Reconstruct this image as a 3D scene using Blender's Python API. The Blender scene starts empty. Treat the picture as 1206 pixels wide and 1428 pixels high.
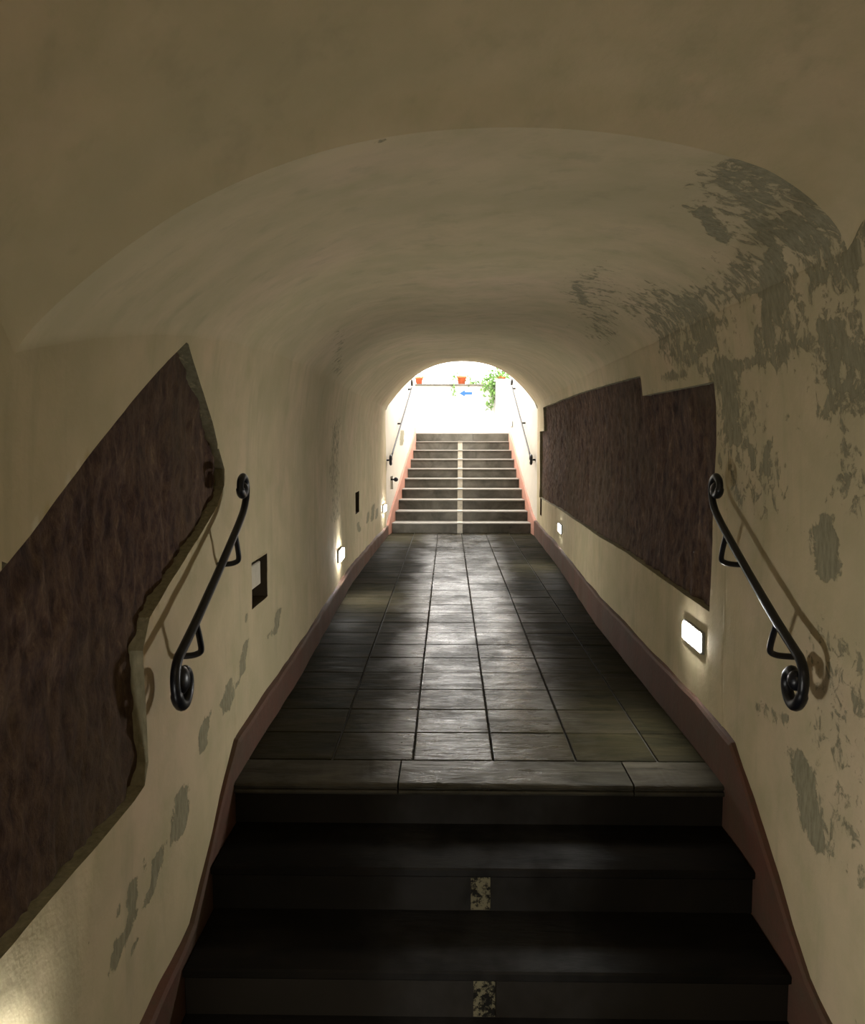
import bpy, math, random
import numpy as np
from mathutils import Vector, Matrix
random.seed(7)
C = bpy.context.scene
COL = C.collection

# ------------------------------------------------------------------ camera, sky, exposure
F_PX, PX_W, PX_H = 1200.0, 1206.0, 1428.0
cam = bpy.data.objects.new('camera', bpy.data.cameras.new('camera'))
COL.objects.link(cam)
fwd = Vector((22.0, F_PX, 100.5)).normalized()          # world +Y seen from the camera
up = Vector((0, -fwd.z, fwd.y)).normalized()
rt = fwd.cross(up)
# camera axes in world space: x right, y up, -z forward
Rm = Matrix(((rt.x, rt.z, -rt.y), (fwd.x, fwd.z, -fwd.y), (up.x, up.z, -up.y)))
cam.matrix_world = Matrix.Translation((0, 0, 1.3)) @ Rm.to_4x4()
cam.data.sensor_fit = 'VERTICAL'
cam.data.sensor_height = 36.0
cam.data.lens = 36.0 * F_PX / PX_H
cam.data.clip_start = 0.02
C.camera = cam

world = bpy.data.worlds.new('sky'); C.world = world
world.use_nodes = True
wn = world.node_tree.nodes
wn['Background'].inputs[0].default_value = (1.0, 0.965, 0.92, 1)
wn['Background'].inputs[1].default_value = SKY = 6.2

C.view_settings.view_transform = 'Standard'
C.view_settings.look = 'None'
C.view_settings.gamma = 1
C.view_settings.use_curve_mapping = False
C.view_settings.exposure = 0.72
LAMP = 130.0           # step light diffusers
WARM = 85.0           # glass of the warm ceiling lamp behind the camera

# ------------------------------------------------------------------ helpers
def tag(o, label=None, cat=None, group=None, kind=None):
    if label: o['label'] = label
    if cat: o['category'] = cat
    if group: o['group'] = group
    if kind: o['kind'] = kind
    return o

def empty(name, loc=(0, 0, 0)):
    o = bpy.data.objects.new(name, None); COL.objects.link(o)
    o.location = loc; o.empty_display_size = .1
    return o

def mesh(name, verts, faces, mat, parent=None, smooth=False, loc=None):
    me = bpy.data.meshes.new(name)
    me.from_pydata([tuple(v) for v in verts], [], [tuple(f) for f in faces])
    me.update()
    if mat: me.materials.append(mat)
    if smooth: me.polygons.foreach_set('use_smooth', [True] * len(me.polygons))
    o = bpy.data.objects.new(name, me); COL.objects.link(o)
    if parent: o.parent = parent
    if loc is not None: o.location = loc
    return o

class MB:
    def __init__(s): s.v = []; s.f = []
    def add(s, v, f):
        n = len(s.v); s.v += [tuple(p) for p in v]; s.f += [tuple(i + n for i in q) for q in f]
    def box(s, x0, x1, y0, y1, z0, z1, b=0.0):
        """box with chamfered top and bottom rims (b) so edges catch light"""
        if b <= 0:
            v = [(x, y, z) for z in (z0, z1) for y in (y0, y1) for x in (x0, x1)]
            s.add(v, [(0, 2, 3, 1), (4, 5, 7, 6), (0, 1, 5, 4), (1, 3, 7, 5), (3, 2, 6, 7), (2, 0, 4, 6)]); return
        v = []
        for z, i in ((z0, b), (z0 + b, 0), (z1 - b, 0), (z1, b)):
            v += [(x0 + i, y0 + i, z), (x1 - i, y0 + i, z), (x1 - i, y1 - i, z), (x0 + i, y1 - i, z)]
        f = [(3, 2, 1, 0), (12, 13, 14, 15)]
        for k in range(3):
            for j in range(4):
                a = k * 4 + j; c = k * 4 + (j + 1) % 4
                f.append((a, c, c + 4, a + 4))
        s.add(v, f)
    def tube(s, pts, rad, n=10, cap=True):
        pts = [Vector(p) for p in pts]
        if not isinstance(rad, (list, tuple)): rad = [rad] * len(pts)
        ref = None; rings = []
        for i, p in enumerate(pts):
            t = (pts[min(i + 1, len(pts) - 1)] - pts[max(i - 1, 0)]).normalized()
            if ref is None:
                ref = Vector((1, 0, 0)) if abs(t.x) < .9 else Vector((0, 0, 1))
            a = (ref - t * ref.dot(t)).normalized(); ref = a; b = t.cross(a)
            rings.append([p + (a * math.cos(2 * math.pi * k / n) + b * math.sin(2 * math.pi * k / n)) * rad[i] for k in range(n)])
        v = [q for r in rings for q in r]; f = []
        for i in range(len(rings) - 1):
            for k in range(n):
                f.append((i * n + k, i * n + (k + 1) % n, (i + 1) * n + (k + 1) % n, (i + 1) * n + k))
        if cap:
            f.append(tuple(range(n - 1, -1, -1))); f.append(tuple((len(rings) - 1) * n + k for k in range(n)))
        s.add(v, f)
    def ball(s, c, rx, ry=None, rz=None, n=14, m=9):
        ry = ry or rx; rz = rz or rx
        v = [(c[0], c[1], c[2] + rz)]; f = []
        for i in range(1, m):
            a = math.pi * i / m
            for k in range(n):
                b = 2 * math.pi * k / n
                v.append((c[0] + rx * math.sin(a) * math.cos(b), c[1] + ry * math.sin(a) * math.sin(b), c[2] + rz * math.cos(a)))
        v.append((c[0], c[1], c[2] - rz)); L = len(v) - 1
        for k in range(n):
            f.append((0, 1 + k, 1 + (k + 1) % n))
            f.append((L, 1 + (m - 2) * n + (k + 1) % n, 1 + (m - 2) * n + k))
            for i in range(m - 2):
                a = 1 + i * n + k; b = 1 + i * n + (k + 1) % n
                f.append((a, a + n, b + n, b))
        s.add(v, f)
    def lathe(s, prof, c=(0, 0, 0), n=20):
        v = [(c[0] + r * math.cos(2 * math.pi * k / n), c[1] + r * math.sin(2 * math.pi * k / n), c[2] + z) for r, z in prof for k in range(n)]
        f = []
        for i in range(len(prof) - 1):
            for k in range(n):
                f.append((i * n + k, i * n + (k + 1) % n, (i + 1) * n + (k + 1) % n, (i + 1) * n + k))
        f.append(tuple(range(n - 1, -1, -1)))
        s.add(v, f)
    def obj(s, name, mat, parent=None, smooth=False, loc=None):
        return mesh(name, s.v, s.f, mat, parent, smooth, loc)

def smooth_path(pts, n=8):
    """Catmull-Rom through the points"""
    P = [Vector(p) for p in pts]; P = [P[0] * 2 - P[1]] + P + [P[-1] * 2 - P[-2]]; out = []
    for i in range(1, len(P) - 2):
        for k in range(n):
            t = k / n
            out.append(0.5 * ((2 * P[i]) + (P[i + 1] - P[i - 1]) * t + (2 * P[i - 1] - 5 * P[i] + 4 * P[i + 1] - P[i + 2]) * t * t
                              + (-P[i - 1] + 3 * P[i] - 3 * P[i + 1] + P[i + 2]) * t ** 3))
    out.append(P[-2]); return out

# value noise on numpy arrays
_rs = np.random.RandomState(5); _tab = _rs.rand(256, 256)
def vnoise(a, b):
    ia = np.floor(a).astype(int); ib = np.floor(b).astype(int); fa = a - ia; fb = b - ib
    fa = fa * fa * (3 - 2 * fa); fb = fb * fb * (3 - 2 * fb)
    g = lambda i, j: _tab[i % 256, j % 256]
    return (g(ia, ib) * (1 - fa) + g(ia + 1, ib) * fa) * (1 - fb) + (g(ia, ib + 1) * (1 - fa) + g(ia + 1, ib + 1) * fa) * fb
def fbm(a, b, o=4):
    s = 0; w = 1; t = 0
    for k in range(o):
        s = s + w * vnoise(a * 2 ** k + 17 * k, b * 2 ** k + 31 * k); t += w; w *= .5
    return s / t

# ------------------------------------------------------------------ materials
class NT:
    def __init__(s, name, base=(.5, .5, .5), rough=.8, metal=0.0, spec=.5):
        s.m = bpy.data.materials.new(name); s.m.use_nodes = True
        s.nt = s.m.node_tree; s.n = s.nt.nodes; s.l = s.nt.links
        s.b = s.n['Principled BSDF']
        s.b.inputs['Base Color'].default_value = (*base, 1)
        s.b.inputs['Roughness'].default_value = rough
        s.b.inputs['Metallic'].default_value = metal
        s.b.inputs['Specular IOR Level'].default_value = spec
    def node(s, t, **kw):
        n = s.n.new(t)
        for k, v in kw.items():
            if k.startswith('_'): setattr(n, k[1:], v)
            else: n.inputs[k.replace('__', ' ')].default_value = v
        return n
    def coord(s, scale=(1, 1, 1), obj=False):
        c = s.n.new('ShaderNodeTexCoord' if obj else 'ShaderNodeNewGeometry')
        m = s.n.new('ShaderNodeMapping'); m.inputs['Scale'].default_value = scale
        s.l.new(c.outputs['Object' if obj else 'Position'], m.inputs[0]); return m.outputs[0]
    def noise(s, vec, scale, detail=4, rough=.55, dist=0):
        n = s.n.new('ShaderNodeTexNoise'); n.inputs['Scale'].default_value = scale
        n.inputs['Detail'].default_value = detail; n.inputs['Roughness'].default_value = rough
        n.inputs['Distortion'].default_value = dist
        s.l.new(vec, n.inputs['Vector']); return n.outputs['Fac']
    def ramp(s, fac, stops):
        r = s.n.new('ShaderNodeValToRGB'); e = r.color_ramp.elements
        while len(e) < len(stops): e.new(.5)
        for i, (p, c) in enumerate(stops):
            e[i].position = p; e[i].color = (*c, 1) if len(c) == 3 else c
        s.l.new(fac, r.inputs[0]); return r.outputs[0]
    def rng(s, fac, a, b, c=0.0, d=1.0, smooth=False):
        r = s.n.new('ShaderNodeMapRange')
        if smooth: r.interpolation_type = 'SMOOTHSTEP'
        for i, v in zip((1, 2, 3, 4), (a, b, c, d)): r.inputs[i].default_value = v
        s.l.new(fac, r.inputs[0]); return r.outputs[0]
    def math(s, op, a, b):
        m = s.n.new('ShaderNodeMath'); m.operation = op
        for i, v in enumerate((a, b)):
            if isinstance(v, (int, float)): m.inputs[i].default_value = v
            else: s.l.new(v, m.inputs[i])
        return m.outputs[0]
    def mix(s, fac, a, b, mode='MIX'):
        m = s.n.new('ShaderNodeMix'); m.data_type = 'RGBA'; m.blend_type = mode
        if isinstance(fac, (int, float)): m.inputs[0].default_value = fac
        else: s.l.new(fac, m.inputs[0])
        for i, v in ((6, a), (7, b)):
            if isinstance(v, tuple): m.inputs[i].default_value = (*v, 1)
            else: s.l.new(v, m.inputs[i])
        return m.outputs[2]
    def bump(s, h, strength=.4, dist=.01):
        b = s.n.new('ShaderNodeBump'); b.inputs['Strength'].default_value = strength
        b.inputs['Distance'].default_value = dist
        if s.b.inputs['Normal'].is_linked:
            s.l.new(s.b.inputs['Normal'].links[0].from_socket, b.inputs['Normal'])
        s.l.new(h, b.inputs['Height']); s.l.new(b.outputs[0], s.b.inputs['Normal'])
    def col(s, c): s.l.new(c, s.b.inputs['Base Color'])
    def ro(s, c): s.l.new(c, s.b.inputs['Roughness'])

def mat_plaster(white=False):
    p = NT('aged_plaster', rough=.88, spec=.25)
    v = p.coord(); big = p.noise(v, 1.1, 3); mid = p.noise(v, 5, 5, .6); fine = p.noise(v, 60, 4)
    c = p.ramp(big, [(.3, (.44, .38, .235)), (.5, (.53, .44, .28)), (.7, (.56, .44, .30))])
    c = p.mix(p.rng(mid, .35, .75), c, (.42, .365, .22))
    # faint vertical runs of damp
    vs = p.noise(p.coord((5, 5, .7)), 1.6, 4, .6)
    c = p.mix(p.rng(vs, .56, .8, 0, .45), c, (.27, .25, .16))
    if white: c = p.mix(.6, c, (.74, .70, .655))  # paler mix standing in for daylight on the stair well plaster
    # bare render where the paint has come away
    at = p.node('ShaderNodeAttribute', _attribute_name='bare')
    vn = p.noise(v, 17, 8, .72, .5)
    sh = p.noise(p.coord((1, 1, .35)), 55, 4, .6)
    e = p.math('ADD', at.outputs['Fac'], p.math('MULTIPLY', p.math('SUBTRACT', vn, .5), 2.4))
    msk = p.rng(e, .46, .64, smooth=True)
    bc = p.ramp(sh, [(.3, (.16, .148, .09)), (.6, (.26, .24, .155)), (.8, (.36, .32, .215))])
    p.col(p.mix(p.math('MULTIPLY', msk, .9), c, bc))
    p.bump(p.math('MULTIPLY', msk, -1), .55, .006)
    p.bump(mid, .25, .02); p.bump(fine, .25, .004)
    return p.m

def mat_rock():
    p = NT('exposed_tufa', rough=.9, spec=.2)
    v = p.coord((1, 1, .5)); a = p.noise(v, 17, 8, .75, .25); b = p.noise(v, 60, 5, .7); g = p.noise(p.coord(), 1.3, 3)
    c = p.ramp(a, [(.34, (.030, .017, .014)), (.48, (.085, .050, .036)), (.58, (.135, .085, .056)), (.72, (.26, .18, .11))])
    c = p.mix(p.rng(g, .45, .65, 0, .55), c, (.10, .075, .045))
    c = p.mix(p.rng(b, .45, .75, 0, .6), c, (.05, .026, .028))
    p.col(c); p.bump(a, .7, .02); p.bump(b, .6, .008)
    return p.m

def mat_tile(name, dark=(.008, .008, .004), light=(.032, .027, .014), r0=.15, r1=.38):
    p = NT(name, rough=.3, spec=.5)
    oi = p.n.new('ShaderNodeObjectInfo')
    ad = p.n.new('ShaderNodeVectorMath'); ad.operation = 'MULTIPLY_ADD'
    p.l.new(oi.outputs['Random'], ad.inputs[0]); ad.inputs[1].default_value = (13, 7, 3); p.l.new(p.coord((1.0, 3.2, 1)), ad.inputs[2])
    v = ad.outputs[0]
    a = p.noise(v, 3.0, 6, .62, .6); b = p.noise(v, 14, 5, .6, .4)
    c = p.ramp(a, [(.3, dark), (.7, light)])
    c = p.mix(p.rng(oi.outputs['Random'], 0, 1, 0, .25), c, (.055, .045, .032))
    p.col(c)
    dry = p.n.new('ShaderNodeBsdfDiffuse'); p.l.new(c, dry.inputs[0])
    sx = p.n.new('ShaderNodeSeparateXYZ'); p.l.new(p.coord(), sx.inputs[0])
    side = p.rng(p.math('ABSOLUTE', p.math('SUBTRACT', sx.outputs[0], .13), 0), .22, .62, 0, .34, True)   # glossy along the middle, duller towards the sides
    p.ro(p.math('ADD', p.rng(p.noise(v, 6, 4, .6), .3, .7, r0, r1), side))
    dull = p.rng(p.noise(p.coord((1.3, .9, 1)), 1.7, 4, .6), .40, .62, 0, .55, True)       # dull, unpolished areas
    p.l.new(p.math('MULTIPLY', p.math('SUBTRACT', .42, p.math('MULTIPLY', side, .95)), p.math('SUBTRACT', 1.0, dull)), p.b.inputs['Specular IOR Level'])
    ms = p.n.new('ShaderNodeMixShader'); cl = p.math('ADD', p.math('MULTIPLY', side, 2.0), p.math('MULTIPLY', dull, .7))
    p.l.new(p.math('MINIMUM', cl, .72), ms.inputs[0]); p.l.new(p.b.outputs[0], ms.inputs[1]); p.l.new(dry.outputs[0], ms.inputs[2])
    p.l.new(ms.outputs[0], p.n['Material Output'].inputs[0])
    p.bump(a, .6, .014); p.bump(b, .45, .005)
    return p.m

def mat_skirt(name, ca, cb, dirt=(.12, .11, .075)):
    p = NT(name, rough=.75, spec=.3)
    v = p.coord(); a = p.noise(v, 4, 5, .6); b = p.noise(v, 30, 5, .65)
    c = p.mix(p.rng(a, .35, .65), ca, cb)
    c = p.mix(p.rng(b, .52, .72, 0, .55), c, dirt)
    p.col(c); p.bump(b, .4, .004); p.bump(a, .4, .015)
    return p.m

def mat_simple(name, col, rough=.6, metal=0, spec=.5, var=.25, scale=20, bump=.15):
    p = NT(name, col, rough, metal, spec)
    a = p.noise(p.coord(obj=True), scale, 4)
    p.col(p.mix(p.rng(a, .3, .7, 0, var), col, tuple(x * .55 for x in col)))
    p.bump(a, bump, .003)
    return p.m

def mat_emit(name, col, k):
    m = bpy.data.materials.new(name); m.use_nodes = True; n = m.node_tree.nodes
    b = n['Principled BSDF']; b.inputs['Base Color'].default_value = (*col, 1)
    b.inputs['Emission Color'].default_value = (*col, 1); b.inputs['Emission Strength'].default_value = k
    return m

M_PL = mat_plaster(); M_PL_DAYLIT = mat_plaster(True); M_ROCK = mat_rock()
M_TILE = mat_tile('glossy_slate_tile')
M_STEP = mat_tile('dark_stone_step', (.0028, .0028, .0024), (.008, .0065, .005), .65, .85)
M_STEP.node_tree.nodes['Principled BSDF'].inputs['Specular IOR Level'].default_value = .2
M_FSTEP = mat_tile('grey_stone_riser', (.045, .042, .034), (.17, .16, .135), .4, .7)
M_NOSE = mat_simple('worn_stone_nosing', (.30, .28, .245), .6)
M_GROUT = mat_simple('dark_grout', (.018, .017, .013), .9)
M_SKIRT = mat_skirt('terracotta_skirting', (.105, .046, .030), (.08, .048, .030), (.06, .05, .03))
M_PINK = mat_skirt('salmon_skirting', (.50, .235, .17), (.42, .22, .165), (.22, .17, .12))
M_IRON = mat_simple('black_iron', (.006, .006, .008), .36, .0, .35, .2, 40, .1)
M_STRIP = mat_skirt('worn_white_paint', (.62, .58, .50), (.50, .46, .38), (.13, .12, .09))
M_DSTRIP = mat_skirt('mostly_worn_paint', (.17, .15, .09), (.03, .026, .016), (.008, .007, .005))
def mat_worn():
    p = NT('mostly_worn_paint', rough=.8, spec=.2)
    a = p.noise(p.coord(), 60, 6, .75); b = p.noise(p.coord(), 14, 3)
    k = p.rng(p.math('ADD', a, p.math('MULTIPLY', p.math('SUBTRACT', b, .5), .8)), .46, .56, 0, 1)
    p.col(p.mix(k, (.008, .007, .005), (.17, .15, .09))); return p.m
M_DSTRIP = mat_worn()
M_NICHE = mat_simple('bare_brown_render', (.085, .062, .038), .95)
M_PANEL = mat_simple('pale_niche_back', (.52, .48, .38), .8)
M_WHITE = mat_simple('white_painted_wall', (.66, .65, .63), .9, 0, .2, .06, 6)
M_FRAME = mat_simple('brushed_light_frame', (.28, .28, .27), .45, .6)
M_LED = mat_emit('lit_diffuser', (1.0, .98, .93), LAMP)
M_OFF = mat_simple('unlit_diffuser', (.8, .8, .78), .4, 0, .5, .05)
M_POT = mat_simple('terracotta_pot', (.62, .13, .045), .8)
M_SOIL = mat_simple('potting_soil', (.05, .035, .025), .95)
M_LEAF = mat_simple('green_leaf', (.13, .26, .06), .6, 0, .4, .5, 3)
M_SIGN = mat_simple('white_sign_plate', (.8, .82, .85), .4, 0, .5, .04)
M_BLUE = mat_simple('blue_arrow_paint', (.012, .085, .26), .4, 0, .5, .03)
M_SLAB = mat_simple('pale_floor_slab', (.42, .39, .35), .8, 0, .3, .4, 4)
M_COVER = mat_emit('warm_lamp_glass', (1.0, .86, .64), WARM)

STROKES = [
    (0.668, 2.524, 1.952, 0.748, 2.622, 1.929, 0.0086, 1.0), (0.725, 2.545, 1.936, 0.79, 2.638, 1.914, 0.0173, 1.0), (0.79, 2.638, 1.914, 0.83, 2.693, 1.897, 0.0178, 1.0),
    (0.824, 2.672, 1.9, 0.835, 2.614, 1.894, 0.0088, 1.0), (0.596, 3.779, 1.98, 0.706, 4.164, 1.955, 0.0099, 0.95), (0.622, 4.164, 1.979, 0.765, 4.74, 1.938, 0.0111, 0.95),
    (0.671, 4.322, 1.968, 0.828, 4.711, 1.907, 0.0113, 0.95), (0.641, 3.784, 1.97, 0.736, 3.942, 1.942, 0.0097, 0.95), (0.742, 3.858, 1.939, 0.793, 3.942, 1.92, 0.0097, 0.95),
    (0.793, 5.093, 1.928, 0.909, 5.117, 1.857, 0.0128, 0.95), (0.752, 4.214, 1.939, 0.888, 4.531, 1.871, 0.0109, 0.95), (0.804, 3.639, 1.913, 0.87, 3.691, 1.88, 0.0092, 0.95),
    (0.87, 3.691, 1.88, 0.938, 3.686, 1.832, 0.0092, 0.95), (0.887, 4.336, 1.871, 0.925, 4.169, 1.843, 0.0106, 0.95), (0.925, 4.169, 1.843, 0.97, 4.177, 1.802, 0.0104, 0.95),
    (0.575, 4.006, 1.987, 0.632, 4.148, 1.976, 0.0102, 0.95), (0.713, 5.265, 1.964, 0.758, 5.365, 1.946, 0.0133, 0.95), (0.932, 3.485, 1.838, 0.996, 3.496, 1.77, 0.0407, 0.72),
    (0.996, 3.496, 1.77, 1.018, 3.493, 1.69, 0.0408, 0.72), (0.937, 3.966, 1.833, 1.006, 4.006, 1.747, 0.0465, 0.6), (1.006, 4.006, 1.747, 1.023, 3.768, 1.656, 0.0453, 0.6),
    (0.989, 3.9, 1.78, 1.017, 3.871, 1.688, 0.0324, 0.6), (0.933, 2.582, 1.836, 0.945, 2.606, 1.826, 0.0151, 1.1), (0.966, 2.659, 1.807, 1.004, 2.704, 1.754, 0.0268, 0.95),
    (1.004, 2.704, 1.754, 1.017, 2.743, 1.691, 0.0272, 0.95), (1.018, 2.767, 1.687, 1.033, 2.823, 1.598, 0.0326, 0.7), (0.983, 3.287, 1.788, 0.98, 3.05, 1.791, 0.0066, 1),
    (0.98, 3.05, 1.791, 0.992, 2.836, 1.777, 0.0061, 1), (1.038, 3.179, 1.563, 1.038, 2.899, 1.565, 0.0177, 0.8), (1.038, 2.899, 1.565, 1.036, 2.722, 1.58, 0.0164, 0.8),
    (1.036, 2.722, 1.58, 1.037, 2.527, 1.574, 0.0153, 0.8), (1.04, 2.905, 1.549, 1.037, 2.725, 1.572, 0.007, 1), (0.674, 2.107, 1.96, 0.708, 2.118, 1.943, 0.0053, 0.9),
    (0.777, 2.141, 1.929, 0.862, 2.17, 1.895, 0.0108, 0.9), (0.862, 2.17, 1.895, 0.935, 2.194, 1.877, 0.0109, 0.9), (0.935, 2.194, 1.877, 0.988, 2.213, 1.839, 0.011, 0.9),
    (0.988, 2.213, 1.839, 1.002, 2.17, 1.768, 0.011, 0.9), (1.002, 2.17, 1.768, 1.008, 2.168, 1.737, 0.0108, 0.9), (0.807, 2.186, 1.906, 0.877, 2.221, 1.872, 0.0165, 0.75),
    (0.903, 2.366, 1.857, 0.943, 2.329, 1.828, 0.0274, 0.66), (0.848, 2.165, 1.888, 0.885, 2.231, 1.868, 0.0073, 1), (1.002, 2.308, 1.759, 1.01, 2.316, 1.734, 0.0096, 1),
    (0.904, 2.207, 1.856, 0.979, 2.289, 1.794, 0.0225, 0.6), (0.765, 2.361, 1.922, 0.852, 2.376, 1.886, 0.0355, 0.52), (0.839, 2.456, 1.892, 0.939, 2.493, 1.831, 0.033, 0.5),
    (1.04, 2.376, 1.551, 1.052, 2.379, 1.456, 0.0178, 0.8), (1.032, 2.289, 1.607, 1.041, 2.332, 1.546, 0.0193, 0.66), (1.034, 2.197, 1.591, 1.036, 2.194, 1.584, 0.0073, 1.1),
    (1.057, 2.411, 1.409, 1.06, 2.453, 1.376, 0.0101, 1), (1.041, 2.234, 1.548, 1.048, 2.258, 1.493, 0.015, 0.7), (1.06, 2.725, 1.377, 1.061, 2.611, 1.37, 0.0056, 1),
    (1.061, 2.611, 1.37, 1.06, 2.487, 1.37, 0.0053, 1), (1.034, 3.343, 1.596, 1.046, 3.269, 1.505, 0.022, 0.85), (1.046, 3.269, 1.505, 1.056, 3.248, 1.42, 0.0217, 0.85),
    (1.056, 3.248, 1.42, 1.065, 3.237, 1.297, 0.0216, 0.85), (1.036, 3.38, 1.58, 1.035, 3.578, 1.586, 0.0174, 0.6), (1.033, 4.148, 1.597, 1.034, 3.884, 1.589, 0.0201, 0.6),
    (1.04, 3.293, 1.552, 1.054, 3.285, 1.437, 0.0247, 0.75), (1.054, 3.285, 1.437, 1.061, 3.256, 1.367, 0.0245, 0.75), (1.06, 3.256, 1.372, 1.061, 3.147, 1.361, 0.0107, 0.9),
    (1.059, 2.722, 1.383, 1.06, 2.654, 1.373, 0.0049, 1), (1.06, 2.654, 1.373, 1.06, 2.59, 1.381, 0.0048, 1), (1.06, 2.59, 1.381, 1.061, 2.498, 1.369, 0.0047, 1),
    (1.061, 2.498, 1.369, 1.06, 2.456, 1.375, 0.0045, 1), (1.059, 2.456, 1.388, 1.058, 2.392, 1.399, 0.0101, 1), (1.066, 3.055, 1.269, 1.07, 3.034, 1.201, 0.0063, 1),
    (1.066, 2.881, 1.287, 1.069, 2.918, 1.221, 0.0072, 1), (1.069, 2.918, 1.221, 1.07, 2.905, 1.18, 0.0073, 1), (1.068, 2.809, 1.24, 1.07, 2.788, 1.181, 0.0093, 0.7),
    (1.068, 2.691, 1.265, 1.069, 2.672, 1.243, 0.0036, 0.95), (1.069, 2.672, 1.243, 1.069, 2.617, 1.222, 0.0035, 0.95), (1.07, 2.598, 1.197, 1.069, 2.601, 1.186, 0.0035, 1),
    (1.068, 3.414, 1.236, 1.07, 3.385, 1.194, 0.0057, 1), (1.063, 2.648, 1.332, 1.063, 2.611, 1.339, 0.0088, 0.7), (1.071, 2.419, 1.108, 1.071, 2.416, 1.081, 0.005, 1),
    (1.07, 3.224, 1.162, 1.07, 3.166, 1.098, 0.024, 0.55), (1.056, 2.361, 1.414, 1.059, 2.308, 1.386, 0.0175, 0.6), (1.071, 2.44, 1.034, 1.071, 2.432, 1.009, 0.0223, 1.15),
    (1.071, 2.432, 1.009, 1.07, 2.429, 0.934, 0.0223, 1.15), (1.07, 2.424, 1.083, 1.071, 2.427, 1.042, 0.0121, 1.1), (1.071, 2.551, 0.324, 1.071, 2.49, 0.227, 0.0252, 1.0),
    (1.071, 2.49, 0.227, 1.071, 2.448, 0.148, 0.0247, 1.0), (1.071, 2.448, 0.148, 1.07, 2.398, 0.14, 0.0081, 0.9), (1.071, 2.617, 0.333, 1.07, 2.58, 0.301, 0.0152, 0.6),
    (1.071, 2.255, 0.759, 1.07, 2.199, 0.584, 0.0167, 0.5), (1.07, 2.902, 0.378, 1.07, 2.714, 0.415, 0.0187, 0.5), (-0.84, 4.206, 0.451, -0.84, 4.124, 0.368, 0.0104, 1),
    (-0.84, 3.504, 0.457, -0.841, 3.448, 0.411, 0.0093, 1), (-0.841, 3.448, 0.411, -0.84, 3.433, 0.357, 0.0092, 1), (-0.841, 3.203, 0.365, -0.84, 3.166, 0.298, 0.0159, 1.05),
    (-0.84, 3.097, 0.327, -0.84, 3.227, 0.303, 0.0132, 1), (-0.841, 2.952, 0.351, -0.84, 2.976, 0.336, 0.0049, 1), (-0.84, 3.53, 0.57, -0.84, 3.52, 0.546, 0.0044, 1),
    (-0.84, 3.324, 0.338, -0.84, 3.372, 0.328, 0.0056, 1), (-0.84, 3.982, 0.381, -0.84, 4.077, 0.378, 0.0101, 0.7), (-0.84, 2.886, 0.329, -0.84, 2.846, 0.294, 0.0119, 1.05),
    (-0.84, 2.868, 0.333, -0.841, 2.846, 0.254, 0.0107, 1.1), (-0.84, 2.617, 0.18, -0.841, 2.596, 0.078, 0.0174, 1.1), (-0.84, 2.416, 0.086, -0.84, 2.382, 0.04, 0.013, 1.1),
    (-0.84, 2.382, 0.04, -0.841, 2.321, 0.002, 0.0127, 1.1), (-0.84, 2.199, 0.109, -0.841, 2.205, 0.047, 0.0119, 1.1), (-0.841, 2.205, 0.047, -0.841, 2.176, 0.005, 0.0119, 1.1),
    (-0.84, 2.292, 0.128, -0.84, 2.308, 0.092, 0.0057, 0.8), (-0.841, 2.102, 0.01, -0.84, 2.073, -0.035, 0.0122, 1.1), (-0.841, 2.242, -0.055, -0.841, 2.186, -0.074, 0.0074, 1.1),
    (-0.841, 2.11, 0.101, -0.841, 2.107, 0.077, 0.0053, 1.1), (-0.84, 2.139, -0.012, -0.841, 2.247, 0.016, 0.011, 0.85), (-0.84, 2.044, -0.016, -0.841, 2.036, -0.048, 0.0042, 0.8),
    (-0.841, 2.471, 0.095, -0.84, 2.448, 0.085, 0.0041, 0.8), (-0.841, 1.922, 0.131, -0.841, 1.925, 0.112, 0.0032, 0.7), (-0.637, 1.904, 1.672, -0.731, 2.184, 1.638, 0.0027, 0.75),
    (-0.155, 1.854, 1.913, -0.121, 1.854, 1.923, 0.0046, 0.9), (-0.873, 9.949, 0.541, -0.874, 9.86, 0.382, 0.0132, 0.9), (-0.89, 8.508, 0.472, -0.889, 8.629, 0.387, 0.01, 0.9),
    (-0.881, 9.408, 0.503, -0.882, 9.326, 0.408, 0.0094, 0.9), (-0.865, 10.454, 0.458, -0.867, 10.361, 0.361, 0.0104, 0.9), (-0.698, 13.123, 1.425, -0.705, 13.052, 1.23, 0.0175, 1.0),
    (-0.866, 6.725, 1.431, -0.88, 6.633, 1.043, 0.039, 0.5), (-0.88, 6.633, 1.043, -0.884, 6.81, 0.694, 0.0392, 0.5), (-0.575, 4.803, 1.866, -0.759, 5.991, 1.762, 0.0315, 0.5),
    (0.965, 3.356, 1.808, 0.946, 2.754, 1.825, 0.0764, 0.5), (0.729, 2.215, 1.933, 0.901, 2.432, 1.859, 0.0736, 0.66), (0.849, 2.229, 1.886, 1.002, 2.279, 1.759, 0.0714, 0.66),
    (0.858, 3.876, 1.887, 1.02, 3.536, 1.674, 0.0803, 0.52), (0.991, 2.662, 1.777, 1.035, 2.72, 1.587, 0.0583, 0.62), (1.033, 2.334, 1.599, 1.056, 2.255, 1.415, 0.0574, 0.6),
    (1.038, 3.324, 1.566, 1.066, 3.211, 1.288, 0.0436, 0.55), (1.054, 3.166, 1.439, 1.07, 2.965, 1.088, 0.0664, 0.42), (1.058, 2.324, 1.402, 1.07, 2.287, 1.137, 0.0384, 0.42),
    (1.07, 2.424, 0.719, 1.07, 2.205, 0.195, 0.0579, 0.38), (0.604, 3.9, 1.98, 0.872, 4.956, 1.882, 0.0664, 0.48),
]

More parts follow.
